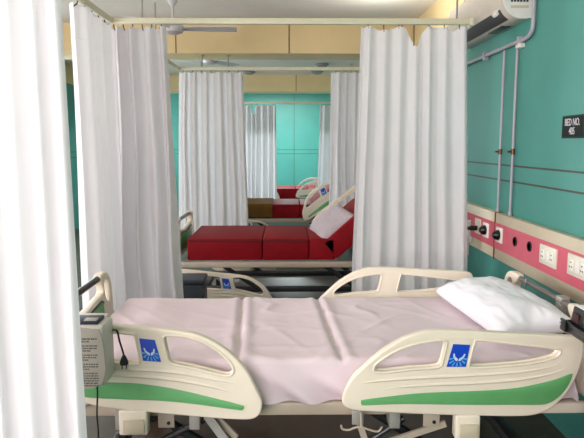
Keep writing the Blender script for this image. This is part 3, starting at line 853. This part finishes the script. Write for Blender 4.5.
fan('smaller ceiling fan seen beyond the ceiling beam', PY(210, 61, 8.45)[0], 8.45, math.radians(178), min(2.66, PY(210, 61, 8.45)[1]))
for px, py, lb in ((322, 63.5, 'round recessed ceiling lamp just past the beam, right of centre'), (317, 71, 'smaller round ceiling lamp farther back at right'), (249, 71.5, 'small round ceiling lamp above the distant left curtain')):
    r = ray(px, py); k = (CEIL-CZ)/r[2]; x, y_ = r[0]*k, r[1]*k
    t = thing('ceiling_lamp', lb, 'ceiling lamp', (x, y_, CEIL), 0, 'round ceiling lamps')
    bm = bmesh.new(); lathe(bm, [(.11, 0), (.12, -.02), (.10, -.035)], (0, 0, 0), 20); finish('rim', bm, M['rod'], t)
    bm = bmesh.new(); lathe(bm, [(.098, -.03), (.08, -.05), (.03, -.06)], (0, 0, 0), 20); finish('diffuser', bm, M['lampg'], t)

# ------------------------------------------------------------------ pump box hung on the foot rail
yb0, yb1 = 2.01, NY-RAIL_T-.006
xr = PY(104.5, 345, yb0)[0]; ztp = PY(95, 326, yb0)[1]; zbt = PY(98, 386, yb0)[1]
t = thing('air_pump', 'grey air mattress pump with printed label hung on the foot rail of the nearest bed', 'pump', (xr-.075, yb0, zbt))
wv = .15; h = ztp-zbt; dp = yb1-yb0
bm = bmesh.new(); box(bm, (-wv/2, 0, 0), (wv/2, dp, h), .012, 3)
finish('casing', bm, M['boxs'], t)
bm = bmesh.new()
arc = [(-.068, .010), (.066, .010), (.066, h-.03), (.03, h-.010), (0, h-.006), (-.03, h-.010), (-.068, h-.03)]
bm = to_xz(fill_mesh([[(v.x, v.y) for v in catmull([p+(0,) for p in arc], 3, True)]], .003, .001, 1), -.001); fp = finish('front_plate', bm, M['box'], t)
bm = bmesh.new(); rr = random.Random(4)
zz = h-.045
for k in range(17):
    if k in (2, 5, 8, 11): zz -= .0065
    x = -.048 if k else -.05
    while x < (.048 if k not in (1, 4, 7, 10) else .02):
        w = rr.uniform(.004, .014); box(bm, (x, -.0047, zz-.0028), (min(x+w, .052), -.0035, zz+(.0018 if k else .003))); x += w+.0022
    zz -= .0088
finish('printed_text', bm, M['text'], fp, False)
bm = bmesh.new(); box(bm, (-.065, .015, h-.002), (.05, dp-.02, h+.012), .005); tp = finish('control_panel', bm, M['navy'], t)
bm = bmesh.new(); box(bm, (.0, .02, h+.010), (.045, .05, h+.016), .003); finish('switch', bm, M['box'], tp)
bm = bmesh.new(); box(bm, (-.05, dp-.008, h-.02), (.05, dp+.045, h+.0), .003); finish('hanger', bm, M['boxs'], t)
def loc(px, py, Y): X, Z = PY(px, py, Y); return (X-(xr-.075), Y-yb0, Z-zbt)
bm = bmesh.new(); tube(bm, catmull([loc(113, 330, yb1-.03), loc(117, 331, yb1-.01), loc(119.5, 341, yb1-.012), loc(123, 352, yb1-.012), loc(124, 357, yb1-.014)], 5), .0035, 8); cd = finish('power_cord', bm, M['rubber'], t)
bm = bmesh.new(); c = Vector(loc(124, 360, yb1-.014))
lathe(bm, [(.005, .018), (.011, .006), (.016, -.008), (.015, -.016)], c, 12)
pg = finish('plug', bm, M['rubber'], cd)
bm = bmesh.new()
for dx in (-.008, .008): tube(bm, [c+Vector((dx, 0, -.016)), c+Vector((dx, 0, -.034))], .0022, 6)
finish('pin', bm, M['rubber'], pg)
bm = bmesh.new(); tube(bm, catmull([loc(97, 384, yb0+.03), loc(97.5, 395, yb0+.03), loc(97, 415, yb0+.03), loc(98.5, 440, yb0+.03), loc(98, 500, yb0+.04)], 5), .0032, 8); finish('air_cord', bm, M['rubber'], t)

# ------------------------------------------------------------------ bedside cabinet with black device and paper
zc = .875
xl, yl = .955, 2.07
a = PY(562.5, 321, yl); xl = a[0]; zc = a[1]
t = thing('bedside_cabinet', 'brown bedside cabinet with dark raised top edge beside the head of the nearest bed', 'cabinet', ((xl+W-.062)/2, 1.83, 0))
hx = (W-.062-xl)/2; hy = yl-1.83
bm = bmesh.new(); box(bm, (-hx+.10, -hy+.02, .06), (hx-.005, hy-.02, zc-.03), .004); bd = finish('body', bm, M['wood'], t)
bm = bmesh.new(); box(bm, (-hx, -hy, zc-.03), (hx, hy, zc-.012), .004); finish('top', bm, M['black'], t)
bm = bmesh.new()
for lo, hi in (((-hx, -hy, zc-.015), (-hx+.012, hy, zc+.006)), ((-hx, hy-.012, zc-.015), (hx, hy, zc+.006)), ((-hx, -hy, zc-.015), (hx, -hy+.012, zc+.006))): box(bm, lo, hi, .003)
finish('raised_edge', bm, M['black'], t)
bm = bmesh.new(); box(bm, (-hx-.008, hy-.035, zc-.03), (-hx+.002, hy+.004, zc+.012), .003); cn = finish('corner_guard', bm, M['black'], t)
bm = bmesh.new(); tube(bm, catmull([(-hx-.012, hy-.01, zc-.01), (-hx-.014, hy-.005, zc+.0), (-hx-.012, hy-.012, zc+.004)], 4), .0025, 6); finish('hook', bm, M['white'], cn)  # white colour stands in for a glint on the black corner
bm = bmesh.new(); box(bm, (-hx+.09, -hy+.05, .1), (-hx+.10, hy-.05, .5), .003); dr = finish('door', bm, M['wood'], t)
bm = bmesh.new(); box(bm, (-hx+.078, -.03, .42), (-hx+.091, .03, .435), .003); finish('handle', bm, M['steel'], dr)
for sx in (-1, 1):
    for sy in (-1, 1):
        bm = bmesh.new(); lathe(bm, [(.025, 0), (.028, .03), (.02, .06)], (.04+sx*(hx-.10), sy*(hy-.05), 0), 12); finish('foot', bm, M['rubber'], t)
zt0 = zc-.012
t = thing('patient_monitor', 'glossy black box on the bedside cabinet under a white sheet of paper', 'monitor', (xl+.013, 1.835, zt0))
bm = bmesh.new(); box(bm, (0, -.2, 0), (.30, .215, .074), .006)
bmesh.ops.transform(bm, matrix=Matrix(((1, 0, .18, 0), (0, 1, 0, 0), (0, 0, 1, 0), (0, 0, 0, 1))), verts=bm.verts[:]); mb = finish('casing', bm, M['black'], t)
bm = bmesh.new(); box(bm, (.004, .16, .02), (.010, .20, .055), .001); finish('side_button', bm, M['redline'], mb)
bm = bmesh.new(); box(bm, (.012, -.2, .0), (.31, .2, .004), .001, 1)
o = finish('paper_sheet', bm, M['paper'], None); o.location = (xl+.018, 1.845, zt0+.0745); tag(o, 'white sheet of paper lying on the black box at the right edge', 'paper')

# charcoal locker beside bed 2
yq = 4.70
xa, zq = PY(181, 272, yq); xb, _ = PY(208, 297, yq)
t = thing('bedside_stool', 'charcoal box stool beside the lowered rail of the second bed', 'stool', ((xa+xb)/2, yq-.14, 0))
hx = (xb-xa)/2
bm = bmesh.new(); box(bm, (-hx, -.14, .03), (hx, .1, zq-.04), .008); finish('body', bm, M['dkbox'], t)
bm = bmesh.new(); box(bm, (-hx-.006, -.146, zq-.04), (hx+.006, .106, zq), .012, 3); finish('top', bm, M['dkbox'], t)
for sx in (-1, 1):
    for sy in (-.12, .08):
        bm = bmesh.new(); lathe(bm, [(.018, 0), (.018, .03)], (sx*(hx-.03), sy, 0), 10); finish('foot', bm, M['rubber'], t)

# ------------------------------------------------------------------ light
def area(name, loc, rot, sx, sy, power, col=(1, 1, 1)):
    l = bpy.data.lights.new(name, 'AREA'); l.shape = 'RECTANGLE'; l.size = sx; l.size_y = sy; l.energy = power; l.color = col
    o = bpy.data.objects.new(name, l); C.objects.link(o); o.location = loc; o.rotation_euler = rot
    return o
for i, (a, b) in enumerate(wins):
    area('window_daylight', (LX-.12, (a+b)/2, 1.65), (0, -PI/2, 0), 1.35, b-a-.05, [150, 90, 28, 135, 65][i], ((1, .965, .965) if i < 3 else (.8, .96, 1)))
area('back_fill', (-1.6, Y0+.03, 1.75), (PI/2, 0, 0), 2.6, 1.5, 165, (1, .96, .955))  # added fill from behind the camera; the back wall has no window
area('ceiling_fill', (.9, 5.3, CEIL-.45), (PI, 0, 0), .05, 1.0, 9, (1, .97, .92))  # added upward fill to brighten the ceiling, no fixture here
area('end_wall_fill', (-.2, 13.1, 2.74), (0, 0, 0), 1.6, .08, 190, (.84, .97, 1))  # added fill for the end wall, unseen behind the beam, no fixture
w = bpy.data.worlds.new('world'); sc.world = w; w.use_nodes = True
bg = w.node_tree.nodes['Background']; sky = w.node_tree.nodes.new('ShaderNodeTexSky'); sky.sky_type = 'NISHITA'; sky.sun_disc = False; sky.sun_elevation = math.radians(50)
w.node_tree.links.new(sky.outputs[0], bg.inputs[0]); bg.inputs[1].default_value = .08

vs = sc.view_settings; sc.display_settings.display_device = 'sRGB'
vs.view_transform = 'Standard'; vs.look = 'None'; vs.gamma = 1; vs.exposure = 0.0; vs.use_curve_mapping = False
